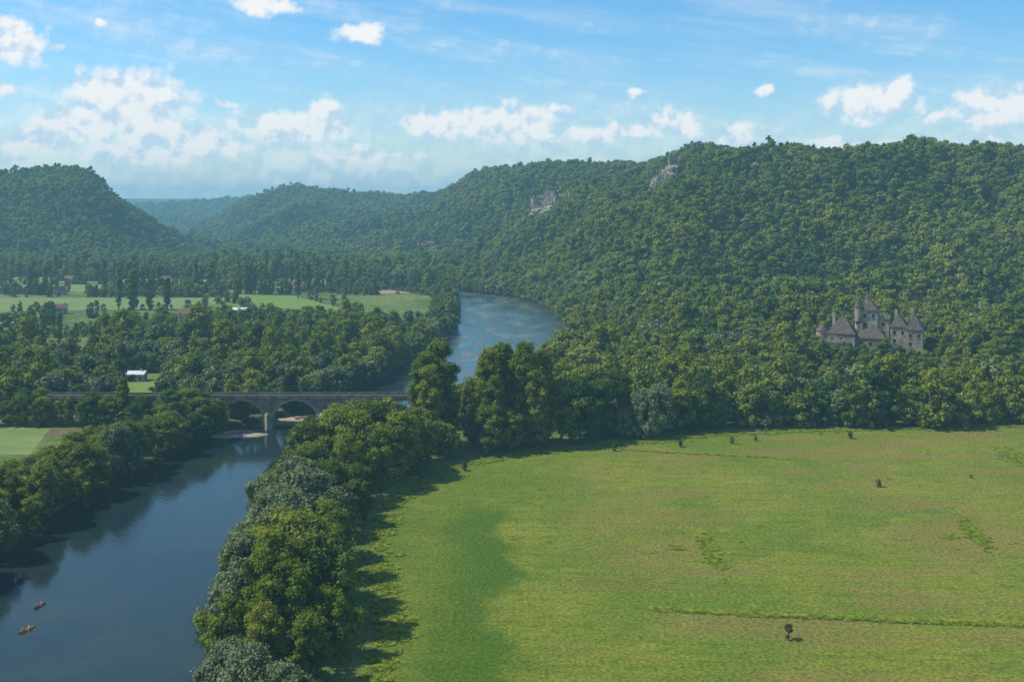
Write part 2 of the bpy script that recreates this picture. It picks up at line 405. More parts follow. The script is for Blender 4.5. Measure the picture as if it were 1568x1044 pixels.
def tree(kind,x,y,h,wf=1.):
    me=random.choice(near[kind]); o=bpy.data.objects.new(NAME[kind],me); link(o)
    s=h/NH[kind]; w=s*wf*random.uniform(.92,1.1)
    o.location=(x,y,float(H(x,y))); o.scale=(w,w,s); o.rotation_euler=(0,0,random.uniform(0,6.28))
T=[('willow',-47,188,12),('willow',-40,184,11),('broad',-35,186,9),('yellow',-56,214,16),('yellow',-49,222,22),('yellow',-43,214,19),('broad',-40,226,21),
('yellow',-36,214,13),('broad',-47,238,22),('yellow',-40,243,18),('willow',-60,232,15),('willow',-61,248,16),('yellow',-52,250,20),('broad',-43,258,16),
('broad',-38,204,13),('yellow',-46,203,15),('willow',-54,202,11),
('willow',-64,265,16),('willow',-62,280,17),('willow',-55,272,17),('broad',-47,272,15),('willow',-54,290,18),('willow',-64,295,16),('willow',-47,288,13),
('broad',-44,300,13),('willow',-70,310,14),('willow',-60,306,17),('broad',-52,308,17),('broad',-70,326,14),('broad',-60,324,18),('yellow',-50,326,20),('broad',-45,318,13),
('broad',-64,342,21),('broad',-55,345,24),('yellow',-48,343,24),('broad',-42,340,20),('yellow',-37,352,22),('broad',-58,360,23),('broad',-48,362,24),('broad',-33,360,17),
('broad',-70,358,16),('broad',-40,370,21),('yellow',-32,375,19),('broad',-50,380,16),('broad',-64,378,14),('broad',-74,392,13),('broad',-62,398,13),('broad',-50,400,13),
('broad',-40,396,14),('broad',-56,415,12),('broad',-44,418,12),('broad',-36,424,13),
('poplar',-33,396,36),('poplar',-27,402,40),('poplar',-30,388,32),('poplar',-10,398,37),('poplar',-3,404,38),('poplar',4,400,39),('poplar',11,404,36),('broad',18,406,24),
('poplar',-6,393,28),('poplar',8,396,30),
('broad',-8,388,17),('yellow',0,390,16),('broad',9,395,18),('broad',-22,380,12),('broad',-12,396,15),('broad',25,408,24),('broad',34,413,23),('broad',30,420,27),
('willow',50,416,17),('willow',58,422,18),('broad',43,424,24),('yellow',68,426,20),('willow',44,412,11),('broad',75,430,22)]
for k,x,y,h in T: tree(k,x+random.uniform(-1,1),y+random.uniform(-1,1),h,1.12 if k in('willow',) else 1.0)
y=215
while y<432:
    xl=float(np.interp(y,RIV[:,0],RIV[:,1]))
    for k,off in enumerate((3.5,12,21)):
        if k==2 and y>380: continue
        hh=random.uniform(9,17)
        if y<300: hh*=.9
        if 375<y and k>0: hh*=.8
        tree(random.choice(['broad','broad','broad','yellow','willow'] if k==0 else ['broad','yellow','yellow']),xl-off+random.uniform(-2.5,2.5),y+random.uniform(-3,3),hh,1.1)
    y+=8.5
for k,x,y,h in [('broad',-127,424,17),('broad',-134,422,17),('poplar',-156,432,20),('broad',-146,426,14),('broad',-128,412,14),('yellow',-162,431,13),
  ('broad',-172,434,11),('yellow',-139,432,14),('broad',-150,433,13),('broad',-127,433,13),('yellow',-180,435,12),('broad',-189,434,12),('broad',-197,434,13),('broad',-169,433,14),('broad',-196,380,8),('broad',-205,436,10),('broad',-201,442,14),('yellow',-196,448,13)]:
    tree(k,x,y,h)

mid_col=bpy.data.collections.new('woodland_tree_types'); far_col=bpy.data.collections.new('hill_tree_types')
def proto(col,me): col.objects.link(bpy.data.objects.new(me.name,me))
for i in range(5): proto(mid_col,tree_mesh('a_mid_broadleaf_%d'%i,14,10.5,1.2,30,1.75,40,.62,'broad','leaf',60+i,4))
for i in range(2): proto(mid_col,tree_mesh('b_mid_poplar_%d'%i,18,9.5,1.5,34,1.7,40,.62,'poplar','leaf_y',70+i,4))
proto(mid_col,tree_mesh('c_mid_willow',12,10.5,.8,28,1.6,40,.6,'willow','leaf_w',75,4))
for i in range(2): proto(mid_col,tree_mesh('d_mid_column_%d'%i,27,5.4,1.2,44,1.4,30,.62,'column','leaf',77+i,3))
proto(mid_col,tree_mesh('e_mid_lime',14,10.5,1.2,30,1.75,40,.62,'broad','leaf_l',95,4))
proto(mid_col,tree_mesh('f_mid_evergreen',15,8.5,1.2,30,1.6,40,.6,'poplar','leaf_d',96,4))
for i in range(5): proto(far_col,tree_mesh('a_far_broadleaf_%d'%i,11,9.,.8,14,2.,22,.9,'broad','leaf',80+i,1))
for i in range(2): proto(far_col,tree_mesh('b_far_ash_%d'%i,12,8.5,.8,14,1.9,22,.9,'poplar','leaf_y',90+i,1))
proto(far_col,tree_mesh('c_far_lime',11.5,9.5,.8,14,2.,22,.9,'broad','leaf_l',97,1))
proto(far_col,tree_mesh('d_far_evergreen',12,7.,.6,14,1.7,22,.8,'poplar','leaf_d',98,1))

def gn_scatter(name,P,rot,scl,idx,col):
    me=bpy.data.meshes.new(name); me.vertices.add(len(P)); me.vertices.foreach_set('co',np.asarray(P,np.float32).ravel())
    a=me.attributes.new('rot','FLOAT_VECTOR','POINT'); a.data.foreach_set('vector',np.asarray(rot,np.float32).ravel())
    a=me.attributes.new('scl','FLOAT_VECTOR','POINT'); a.data.foreach_set('vector',np.asarray(scl,np.float32).ravel())
    a=me.attributes.new('idx','INT','POINT'); a.data.foreach_set('value',np.asarray(idx,np.int32))
    me.update(); o=link(bpy.data.objects.new(name,me))
    ng=bpy.data.node_groups.new(name+'_scatter','GeometryNodeTree')
    ng.interface.new_socket('Geometry',in_out='INPUT',socket_type='NodeSocketGeometry'); ng.interface.new_socket('Geometry',in_out='OUTPUT',socket_type='NodeSocketGeometry')
    gi=ng.nodes.new('NodeGroupInput'); go=ng.nodes.new('NodeGroupOutput')
    ip=ng.nodes.new('GeometryNodeInstanceOnPoints'); ci=ng.nodes.new('GeometryNodeCollectionInfo')
    ci.inputs['Collection'].default_value=col; ci.inputs['Separate Children'].default_value=True; ci.inputs['Reset Children'].default_value=True
    def na(n,t):
        k=ng.nodes.new('GeometryNodeInputNamedAttribute'); k.data_type=t; k.inputs['Name'].default_value=n; return k.outputs['Attribute']
    e=ng.nodes.new('FunctionNodeEulerToRotation'); L=ng.links.new
    L(na('rot','FLOAT_VECTOR'),e.inputs[0]); L(e.outputs[0],ip.inputs['Rotation']); L(na('scl','FLOAT_VECTOR'),ip.inputs['Scale'])
    L(na('idx','INT'),ip.inputs['Instance Index']); ip.inputs['Pick Instance'].default_value=True
    L(gi.outputs[0],ip.inputs['Points']); L(ci.outputs[0],ip.inputs['Instance']); L(ip.outputs[0],go.inputs[0])
    md=o.modifiers.new('scatter','NODES'); md.node_group=ng; return o
def jgrid(x0,x1,y0,y1,s):
    gx,gy=np.meshgrid(np.arange(x0,x1,s),np.arange(y0,y1,s)); gx=gx.ravel(); gy=gy.ravel()
    return gx+rng.uniform(-.48,.48,len(gx))*s, gy+rng.uniform(-.48,.48,len(gx))*s
def rots(n): return np.stack([rng.normal(0,.04,n),rng.normal(0,.04,n),rng.uniform(0,6.283,n)],1)
def scls(n,h):
    w=h*rng.uniform(.85,1.15,n); return np.stack([w,w,h],1)

x,y=jgrid(-720,420,432,1500,7.2)
ey=np.repeat(np.arange(476,1120,6.),2); side=np.tile([0,1],len(ey)//2)
ex=np.where(side==0,np.interp(ey,RIV[:,0],RIV[:,1])-2.5,np.interp(ey,RIV[:,0],RIV[:,2])+2.5)+rng.uniform(-.8,.8,len(ey))
x=np.concatenate([x,ex]); y=np.concatenate([y,ey])
u=x/y; ok=(np.abs(u)<.62)&(river_d(x,y)<-1.2)
ok&=~in_poly(x,y,MEADOW)|(y>600)
ok&=~((np.abs(y-440)<8)&(x<-25))
ok&=~((x<-140)&(y<466)&(y>428)&(x>-330)) | ((x<-205)&(y>457)&(rng.random(len(x))<.35))
ok&=~((np.hypot(x-CX,(y-CY)*1.1)<28)&(y>CY-9))
infield=np.zeros(len(x),bool); edge=np.full(len(x),1e9)
for P,k in FIELDS:
    infield|=in_poly(x,y,P); edge=np.minimum(edge,d_poly(x,y,P))
ok&=~infield
west=x<np.interp(y,RIV[:,0],RIV[:,1])
ns=fbm(x/95,y/60,50,3)
keep=np.ones(len(x),bool)
fz=west&(y>715)
thr=np.where((y>1060)&(x<-180),.60,.56)
keep[fz]=(((edge[fz]<6)&(rng.random(fz.sum())<.5))|(ns[fz]>thr[fz])|((river_d(x,y)[fz]>-22))|(y[fz]>1440))
thin=west&(y<=715); keep[thin]=(fbm(x/40,y/40,61,3)[thin]>.46)|(river_d(x,y)[thin]>-20)
bx=(x+191)**2+(y-548)**2; keep&=bx>330
keep&=~((np.abs(u+.345)<.015)&(y<540)&(y>455))
hh=H(x,y); ok&=keep&(hh<14)
x,y,hh,west,ns=x[ok],y[ok],hh[ok],west[ok],ns[ok]; n=len(x)
hs=rng.uniform(.5,1.15,n)*(.65+.8*fbm(x/50,y/50,70,2))
hs=np.where(rng.random(n)<.08,hs*1.4,hs)
hs=np.where(west&(y>715),hs*.66,hs)
hs=np.where(~west&(y<470),hs*1.12,hs)
cf=(np.abs(x/y-CX/CY)<.055)&(y<CY)&(y>500); hs=np.where(cf,np.clip(hs*1.05,.58,.88),hs)
r=rng.random(n); mixn=fbm(x/60,y/60,90,2)
idx=np.where(r<.40,rng.integers(0,5,n),np.where((r<.82)&(mixn>.38),rng.integers(5,7,n),np.where(r<.88,7,np.where(r<.94,10,np.where(r<.98,11,rng.integers(0,5,n))))))
gn_scatter('valley_woodland',np.stack([x,y,hh-.2],1),rots(n),scls(n,hs),idx,mid_col)
L=[]
for x0,y0,x1,y1,k in [(-385,1060,-340,1050,9),(-315,1075,-298,1068,4),(-272,1062,-232,1050,9),(-420,1110,-395,1110,4),(-235,1140,-150,1165,7),(-600,1190,-480,1190,6),(-330,900,-290,905,4),(-200,1010,-180,1000,3),(-350,1280,-200,1290,9),(-470,1050,-455,1048,3),(-250,640,-243,700,5),(-300,668,-280,670,3)]:
    for i in range(k):
        t=i/(k-1); L.append((x0+(x1-x0)*t+random.uniform(-2,2),y0+(y1-y0)*t+random.uniform(-2,2)))
L=np.array(L); n=len(L)
gn_scatter('lombardy_poplar_rows',np.stack([L[:,0],L[:,1],H(L[:,0],L[:,1])],1),rots(n)*[0.3,.3,1],scls(n,np.where(L[:,1]<800,.7,1.05)*rng.uniform(.9,1.3,n)),rng.integers(8,10,n),mid_col)
def hillpts(x0,x1,y0,y1,s,umin,umax,zmin=9):
    x,y=jgrid(x0,x1,y0,y1,s); u=x/y; k=(u>umin)&(u<umax); x,y=x[k],y[k]; z=H(x,y); k=(z>zmin)|(y>1480)
    k&=river_d(x,y)<-3
    k&=np.hypot(x-CX,(y-CY)*1.1)>28
    u=x/y; isL=u<-.3
    dr=np.where(isL,1900,np.interp(u,RT[:,0],RT[:,2])); k&=(y<dr+45)|(y>3400)
    return x[k],y[k],z[k]
def on_slope(u,rise,y0,y1):
    yv=np.arange(y0,y1,2.); zz=H(u*yv,yv); s=(zz-90)/yv
    i=int(np.argmax(s>=rise)); return float(u*yv[i]),float(yv[i]),float(zz[i])
KX,KY,KZ=on_slope(.037,-.004,1200,1900)
RX,RY,RZ=on_slope(.150,.020,1000,1600)
OX,OY,OZ=on_slope(.226,.030,900,1450)
x,y,z=hillpts(-100,820,470,1600,6.7,-.02,.6)
x2,y2,z2=hillpts(-950,800,1400,3100,8.6,-.3,.5)
k=~((x2/y2>-.02)&(y2<1600)); x2,y2,z2=x2[k],y2[k],z2[k]
x3,y3,z3=hillpts(-1150,-350,1480,2100,7.8,-.6,-.3,1)
x5,y5,z5=hillpts(-2200,-300,3650,4750,20.,-.5,-.1)
sp=np.concatenate([np.ones(len(x))*.98,np.where(y2>2500,1.25,1.13),np.ones(len(x3)),np.ones(len(x5))*2.1])
X1=np.concatenate([x,x2,x3,x5]);Y1=np.concatenate([y,y2,y3,y5]);Z1=np.concatenate([z,z2,z3,z5])
k=(np.hypot(X1-KX,Y1-KY)>25)&(np.hypot(X1-RX+6,(Y1-RY+16)*.5)>19)&~((np.abs(X1/Y1-KX/KY)<.013)&(Y1<KY)&(Y1>KY-45))&(np.hypot(X1-OX,(Y1-OY+8)*.7)>9)
k&=~((fbm(X1/28,Y1/28,130,3)>.76))
X1,Y1,Z1,sp=X1[k],Y1[k],Z1[k],sp[k]; n=len(X1)
hs=sp*rng.uniform(.45,1.25,n)*(.75+.55*fbm(X1/40,Y1/40,33,2))
hs=np.where(rng.random(n)<.06,hs*1.3,hs)
idx=np.where((rng.random(n)<.6)&(fbm(X1/110,Y1/110,44,3)>.46),rng.integers(5,7,n),rng.integers(0,5,n))
r=rng.random(n); pz=fbm(X1/90,Y1/90,144,3)
idx=np.where(r<.05+.35*np.clip((pz-.5)*4,0,1),7,idx); idx=np.where((r>.90-.35*np.clip((.45-pz)*5,0,1)),8,idx)
gn_scatter('hillside_forest',np.stack([X1,Y1,Z1-.3],1),rots(n),scls(n,hs),idx,far_col)
print('trees',n)

# ------------------------------------------------------------------ grass & bushes in the meadow
def tuft(name,nb,h,sp,seed,mat='grass'):
    r=np.random.default_rng(seed); v=[];f=[]
    for i in range(nb):
        a=r.uniform(0,6.28); d=sp*math.sqrt(r.random()); bx,by=d*math.cos(a),d*math.sin(a)
        w=.09+.08*r.random(); hh=h*r.uniform(.5,1.); e=r.uniform(1.4,3.)*h; c=r.uniform(0,6.28)
        l=c+math.pi/2+r.uniform(-.3,.3); z=r.uniform(0,.1)
        o=len(v); v+=[(bx-w*math.cos(l),by-w*math.sin(l),z),(bx+w*math.cos(l),by+w*math.sin(l),z),(bx+e*math.cos(c),by+e*math.sin(c),z+hh)]; f.append((o,o+1,o+2))
    me=bpy.data.meshes.new(name); me.from_pydata(v,[],f); me.materials.append(M[mat]); me.update(); return me
gcol=bpy.data.collections.new('grass_types')
for i in range(4): proto(gcol,tuft('tall_grass_%d'%i,50,.2,.8,i))
P=[];ID=[];S=[]
def line_tufts(pts,w,dens,s=1.):
    for i in range(len(pts)-1):
        a=np.array(pts[i]);b_=np.array(pts[i+1]);l=np.linalg.norm(b_-a)
        for k in range(int(l*dens)):
            t=random.random(); q=a+(b_-a)*t; P.append((q[0]+random.gauss(0,w),q[1]+random.gauss(0,w),.03)); ID.append(random.randrange(4)); S.append(s*random.uniform(.6,1.3))
line_tufts([(31,239),(48,236),(72,233.5),(109,229),(150,225)],.6,5,1.0)
line_tufts([(40,393),(55,388),(80,383),(100,377)],.4,2.5,.9)
def patch_t(cx,cy,a,b_,n,s,ang=0):
    for k in range(n):
        px=a*random.gauss(0,.5); py=b_*random.gauss(0,.5)
        P.append((cx+px*math.cos(ang)-py*math.sin(ang),cy+px*math.sin(ang)+py*math.cos(ang),.03)); ID.append(random.randrange(4)); S.append(s*random.uniform(.5,1.3))
patch_t(51.5,277,2.2,13,300,.9,.0); patch_t(43,281,2.,3,40,.7); patch_t(126,294,2.2,14,280,.9,-.15); patch_t(118,290,4,2,50,.7)
patch_t(178,380,4,14,300,1.,-.2); patch_t(100,300,3,1.5,20,.6)
for k in range(60): patch_t(random.uniform(-10,190),random.uniform(215,410),random.uniform(1,3),random.uniform(.6,2),random.randrange(4,14),.5)
line_tufts(MEADOW[1:12],1.8,3,1.3)
n=len(P); S=np.array(S)
gn_scatter('meadow_grass_tufts',np.array(P),np.stack([np.zeros(n),np.zeros(n),rng.uniform(0,6.28,n)],1),np.stack([S,S,S],1),ID,gcol)
bush_g=tree_mesh('bush_green',3,2.4,.3,22,.5,60,.13,'broad','leaf',120,5); bush_r=tree_mesh('bush_copper',3.6,2.8,.7,24,.55,60,.13,'broad','leaf_red',121,6)
for nm,me_,x,y,s in [('copper_bush',bush_r,57,222,1.),('bush',bush_g,116,341,.95),('bush',bush_g,129,411,1.1),('bush',bush_g,82,402,1.0),('bush',bush_g,62,397,1.0),('bush',bush_g,37,390,1.),('bush',bush_g,92,407,.7),('bush',bush_g,-16,362,1.1),('bush',bush_g,150,352,.5)]:
    o=link(bpy.data.objects.new(nm,me_)); o.location=(x,y,0); o.scale=(s*.8,s*.8,s); o.rotation_euler=(0,0,random.uniform(0,6))

# ------------------------------------------------------------------ bridge
root=bpy.data.objects.new('stone_arch_bridge',None); link(root); root.location=(0,441,0)
b=MB(); hw=3.2; deckz=10.4; spring=2.6; rise=6.9
piers=[-188+22.2*i for i in range(8)]
for i in range(7):
    xa=piers[i]+1.7; xb=piers[i+1]-1.7; c=(xa+xb)/2; a=(xb-xa)/2; n=20
    R=(a*a+rise*rise)/(2*rise); zc=spring+rise-R
    X_=[xa+(xb-xa)*k/n for k in range(n+1)]; Zs=[zc+math.sqrt(max(R*R-(q-c)**2,0)) for q in X_]
    for sgn in (-1,1):
        yv=sgn*hw
        vs=[(q,yv,z) for q,z in zip(X_,Zs)]+[(q,yv,deckz) for q in X_]
        b.add(vs,[(k,k+1,n+2+k,n+1+k) if sgn<0 else (k+1,k,n+1+k,n+2+k) for k in range(n)],'stone_d')
        yo=sgn*(hw+.12)
        ring=[(q,yo,z) for q,z in zip(X_,Zs)]+[(c+(R+.8)*(q-c)/R,yo,zc+(R+.8)*(z-zc)/R) for q,z in zip(X_,Zs)]
        b.add(ring,[(k,k+1,n+2+k,n+1+k) for k in range(n)],'stone')
        b.add([(q,yo,z) for q,z in zip(X_,Zs)]+[(q,yv,z) for q,z in zip(X_,Zs)],[(k,k+1,n+2+k,n+1+k) for k in range(n)],'stone')
    vs=[(q,-hw,z) for q,z in zip(X_,Zs)]+[(q,hw,z) for q,z in zip(X_,Zs)]
    b.add(vs,[(k,n+1+k,n+2+k,k+1) for k in range(n)],'stone')
b.obj('arches',root)
b=MB()
for q in piers:
    b.box(q-1.7,q+1.7,-hw-.01,hw+.01,-5,deckz,'stone_d')
    for s in (-1,1):
        y0=s*(hw+.01); y1=s*(hw+2.2)
        b.add([(q-1.9,y0,-5),(q+1.9,y0,-5),(q,y1,-5),(q-1.9,y0,4),(q+1.9,y0,4),(q,y1,4),(q,y0,5.6)],[(0,2,5,3),(2,1,4,5),(3,5,6),(5,4,6)],'stone')
    b.box(q-.9,q+.9,-hw-.3,hw+.3,5.7,deckz-.02,'stone_d')
b.obj('piers',root)
b=MB(); xe=piers[-1]+1.7; x0=piers[0]-1.7
b.box(x0,xe,-hw-.45,hw+.45,deckz,deckz+.45,'stone_d')
for s in (-1,1): b.box(x0,xe,s*(hw+.1)-.2,s*(hw+.1)+.2,deckz+.45,deckz+1.35,'stone_d')
b.box(x0+.1,xe-.1,-hw+.15,hw-.15,deckz+.45,deckz+.55,'asphalt')
b.obj('deck_and_parapets',root)
b=MB()
for xa,xb in ((x0-.01,x0-16),(xe+.01,xe+60)):
    b.add([(xb,-5,-.5),(xb,5,-.5),(xa,8,-.5),(xa,-8,-.5),(xa,-3,deckz),(xa,3,deckz),(xb,-3,.3),(xb,3,.3)],[(0,3,4,6),(1,7,5,2),(6,4,5,7),(0,6,7,1)],'f_dark')
b.obj('approaches',root)

def win(b,x,y,z,w,h,side,fr='stone'):
    e=.06
    if side in('-y','+y'):
        s=-1 if side=='-y' else 1
        b.box(x-w/2,x+w/2,min(y,y+s*e),max(y,y+s*e),z,z+h,'dark')
        b.box(x-w/2-.18,x+w/2+.18,min(y,y+s*.2),max(y,y+s*.2),z-.25,z-.003,fr); b.box(x-w/2-.18,x+w/2+.18,min(y,y+s*.14),max(y,y+s*.14),z+h+.003,z+h+.22,fr)
    else:
        s=-1 if side=='-x' else 1
        b.box(min(x,x+s*e),max(x,x+s*e),y-w/2,y+w/2,z,z+h,'dark')
        b.box(min(x,x+s*.2),max(x,x+s*.2),y-w/2-.18,y+w/2+.18,z-.25,z-.003,fr); b.box(min(x,x+s*.14),max(x,x+s*.14),y-w/2-.18,y+w/2+.18,z+h+.003,z+h+.22,fr)
# ------------------------------------------------------------------ castle by the river wood
cz=float(H(CX,CY)); root=bpy.data.objects.new('castle',None); link(root); root.location=(CX+1,CY,cz-2.); root.rotation_euler=(0,0,math.radians(-24)); root.scale=(1.14,1.1,1.06)
def block(name,x0,x1,y0,y1,h,rh,floors,nw,wall='stone_c',roof='slate',base=-5,chim=True):
    b=MB(); b.box(x0,x1,y0,y1,base,h,wall); b.box(x0-.3,x1+.3,y0-.3,y1+.3,h+.003,h+.4,'stone_d')
    if rh: b.hip(x0,x1,y0,y1,h+.41,h+rh,roof)
    else:
        b.box(x0-.3,x1+.3,y0-.3,y0+.3,h+.403,h+1.2,wall); b.box(x0-.3,x1+.3,y1-.3,y1+.3,h+.403,h+1.2,wall); b.box(x0-.3,x0+.3,y0+.303,y1-.303,h+.403,h+1.2,wall); b.box(x1-.3,x1+.3,y0+.303,y1-.303,h+.403,h+1.2,wall)
        k=x0-.3
        while k<x1: b.box(k,k+.9,y0-.3,y0+.3,h+1.203,h+2.1,wall); k+=1.7
    for f in range(floors):
        z=h-3.4-f*4.2
        if z<1: break
        for i in range(nw):
            if (i+f)%3==2: continue
            win(b,x0+(x1-x0)*(i+.5)/nw,y0,z,1.15,1.9,'-y')
        win(b,x0,(y0+y1)/2,z,1.1,1.8,'-x'); win(b,x1,(y0+y1)/2,z,1.1,1.8,'+x')
    if chim: b.box(x0+1.5,x0+2.9,(y0+y1)/2-.8,(y0+y1)/2+.8,h+.4,h+max(rh,1)+1.8,wall)
    b.obj(name,root)
def rtower(name,x,y,r,h,rh,mach=True,base=-5):
    b=MB(); b.cyl(x,y,base,h,r*1.05,r,'stone_c',20)
    if mach: b.cyl(x,y,h+.003,h+.8,r+.05,r+.3,'stone_d',20); b.cyl(x,y,h+.803,h+1.8,r+.3,r+.3,'stone_c',20); h+=1.8
    b.cyl(x,y,h+.003,h+rh,r+.5,.05,'slate',20)
    for a in (-1.9,-1.2,-2.7):
        for z in (h*.35,h*.7):
            b.box(x+math.cos(a)*r*1.02-.35,x+math.cos(a)*r*1.02+.35,y+math.sin(a)*r*1.02-.3,y+math.sin(a)*r*1.02+.3,z,z+1.4,'dark')
    b.obj(name,root)
rtower('west_tower',-21,-2,2.8,16,4,False)
block('west_wing',-18,-6,-7,4,15,8,3,3)
block('gatehouse',-20,-11,-11,-7.01,11,0,2,2,chim=False)
block('keep',-4.5,3,3,12,26,5.5,4,2)
block('keep_annex',3.01,8,4,12,22,0,3,1)
rtower('stair_turret',-5.5,3,1.5,28,3.5,False)
block('chapel_range',-5.99,7,-4,2.9,13,5,2,3,'stone_d')
block('east_wing',9,16,-2,8,19,6.5,3,2)
block('east_pavilion',16.01,23,-4,6,18,8,3,2)
b=MB()
b.box(-11,12,-9.5,-8.3,-6,6.5,'stone_c'); b.box(12.003,24,-9,-7.8,-6,5,'stone_c')
for i in range(19): b.box(-10.8+i*1.15,-10.2+i*1.15,-9.5,-8.9,6.503,7.2,'stone_c')
b.obj('curtain_walls',root)
for x,y,s in ((190,553,2.2),(198,550,1.9),(176,556,1.7),(182,550,2.3),(205,553,2.4),(168,557,2.3)):
    o=link(bpy.data.objects.new('garden_bush',bush_g)); o.location=(x,y,float(H(x,y))); o.scale=(s,s,s)

def rockmass(name,a,bb,h,seed,parent=None,loc=(0,0,0)):
    bm=bmesh.new(); bmesh.ops.create_icosphere(bm,subdivisions=4,radius=1.)
    r=np.array([v.co[:] for v in bm.verts]); nn=fbm(r[:,0]*3.2+seed+r[:,2]*3,r[:,1]*3.2+r[:,2]*2,seed,4)
    for v,q in zip(bm.verts,nn):
        k=.6+.8*q; v.co=Vector((v.co.x*a*k,v.co.y*bb*k,v.co.z*h*(.7+.6*q)))
    me=bpy.data.meshes.new(name); bm.to_mesh(me); bm.free(); me.materials.append(M['rock']); o=link(bpy.data.objects.new(name,me)); o.location=loc
    if parent: o.parent=parent
    return o
root=bpy.data.objects.new('hilltop_castle',None); link(root); root.location=(KX,KY,KZ-4); root.rotation_euler=(0,0,math.radians(-20)); root.scale=(1.15,1.1,.95)
rockmass('crag',24,14,11,3,root,(0,-2,-6))
b=MB(); b.box(-8,3,-2,9,0,25,'stone_c')
for i in range(6):
    b.box(-8+i*1.9,-7+i*1.9,-2,-1.2,25.003,26.5,'stone_c')
    b.box(-8,-7.2,-1+i*1.7,0+i*1.7,25.003,26.5,'stone_c')
for z in (6,12,18,22): win(b,-2.5,-2,z,1.2,2,'-y')
b.obj('keep',root)
b=MB(); b.box(3.003,17,0,9,0,17,'stone_c'); b.hip(3.003,17,0,9,17.003,22,'slate')
for x in (6,10,14):
    for z in (4,9): win(b,x,0,z,1.2,2,'-y')
b.box(-19,-8.003,1,6,-3,16,'stone_c'); b.hip(-19,-8.003,1,6,16.003,20,'slate'); b.box(-22,20,-6,-5,-6,5,'stone_d'); b.obj('ranges',root)
b=MB(); b.cyl(18,-4,-6,11,4,3.8,'stone_c'); b.cyl(-20,-3,-6,16,3,2.8,'stone_c'); b.cyl(-20,-3,16.003,20,3.4,.1,'slate'); b.cyl(6,-4,-5,17,2.5,2.5,'stone_c'); b.cyl(6,-4,17.003,21,2.8,.1,'slate'); b.obj('towers',root)
root=bpy.data.objects.new('ruined_tower',None); link(root); root.location=(RX,RY,RZ+4); root.scale=(1.25,1.25,1.35)
rockmass('crag',14,9,15,8,root,(0,-3,-6)); rockmass('lower_crag',10,8,16,5,root,(-14,-9,-16)); rockmass('side_crag',8,6,10,9,root,(9,-10,-14))
b=MB(); b.box(-4,2,-2,4,3,15,'stone_d'); b.box(2.003,10,-1,3,2,10,'stone_d'); b.box(-4,-2,-2,0,15.003,17,'stone_d'); b.box(-11,-4.003,0,2,2,9,'stone_d'); win(b,-1,-2,11,1.2,2,'-y'); win(b,6,-1,6,1.2,2,'-y'); b.obj('walls',root)
rockmass('rock_outcrop',6,4,6,12,None,(OX,OY,OZ+1))

def house(x,y,w,d,h,rot,name='stone_house',wall='render',roof='tile',rh=None):
    root=bpy.data.objects.new(name,None); link(root); root.location=(x,y,float(H(x,y))); root.rotation_euler=(0,0,rot)
    rh=rh or d*.42
    b=MB(); b.box(-w/2,w/2,-d/2,d/2,-1.5,h,wall)
    for s in (-1,1): b.add([(s*w/2,-d/2,h),(s*w/2,d/2,h),(s*w/2,0,h+rh)],[(0,1,2)],wall)
    b.obj('walls',root)
    b=MB(); o_=.5; t=.22
    for s in (-1,1):
        y0=s*(d/2+o_); z0=h-o_*rh/(d/2)
        b.add([(-w/2-o_,y0,z0),(w/2+o_,y0,z0),(w/2+o_,0,h+rh),(-w/2-o_,0,h+rh),(-w/2-o_,y0,z0+t),(w/2+o_,y0,z0+t),(w/2+o_,0,h+rh+t),(-w/2-o_,0,h+rh+t)],
              [(0,1,2,3),(4,5,6,7),(0,1,5,4),(1,2,6,5),(3,0,4,7)],roof)
    b.box(w*.28,w*.28+.8,-.4,.4,h+rh*.5,h+rh+1.2,wall); b.obj('roof',root)
    b=MB(); n=max(2,int(w/3.5))
    for i in range(n):
        xx=-w/2+w*(i+.5)/n
        for z in ([1.] if h<4.5 else [1.,3.8]):
            if i==n//2 and z==1.: b.box(xx-.5,xx+.5,-d/2-.06,-d/2,0,2.1,'wood')
            else: win(b,xx,-d/2,z,1.,1.3,'-y')
    b.obj('openings',root)
for x,y,w,d,h,r in [(-172,1182,13,8,6,.3),(-158,1190,10,8,5,-.2),(-185,1200,16,8,4,.1),(-130,1310,12,8,6,.5),(-145,1325,12,8,6,0),(-160,1345,14,9,6,.4),(-115,1350,10,8,6,-.4),
  (-225,1130,12,7,4,0),(-280,1285,14,8,5,.2),(-330,1275,12,8,6,-.3),(-440,1050,12,8,5,.3),(-250,830,13,8,5,.2),(-215,1085,12,7,4,.4),(-490,1200,14,8,5,.1),(-365,870,11,7,5,.5),
  (-195,1300,12,8,6,.2),(-240,1310,14,8,6,-.2),(-100,1380,12,8,7,.1),(-380,1180,12,8,6,.3),(-300,1135,13,8,5,.2),(-520,1060,14,8,5,0)]:
    house(x,y,w,d,h,r)
house(226,512,9,6,4,.2,'cottage','stone','tile'); house(243,560,14,8,5,-.1,'farmhouse','stone_d','tile')
house(-191,545,11,7,3.6,.05,'farm_hangar','render','white',1.2)
house(-222,873,16,8,3.4,.1,'farm_hangar','render','white',1.4); house(-174,852,13,8,3.4,-.2,'farm_hangar','render','white',1.4)
for uu,ri in ((-.128,.009),(-.12,.0095),(-.077,.0095),(-.083,.0085)):
    q=on_slope(uu,ri,1700,3000); house(q[0],q[1],16,9,7,.3,'stone_house','stone_d')
for x,y in ((-209,445),(-178,463),(-232,436)):
    b=MB(); b.cyl(0,0,-.5,10.5,.17,.11,'wood',8); b.box(-1.1,1.1,-.08,.08,9.4,9.58,'wood')
    for k in (-.95,0,.95): b.cyl(k,0,9.583,9.9,.07,.05,'white',6)
    b.obj('utility_pole',loc=(x,y,0),rot=.5)
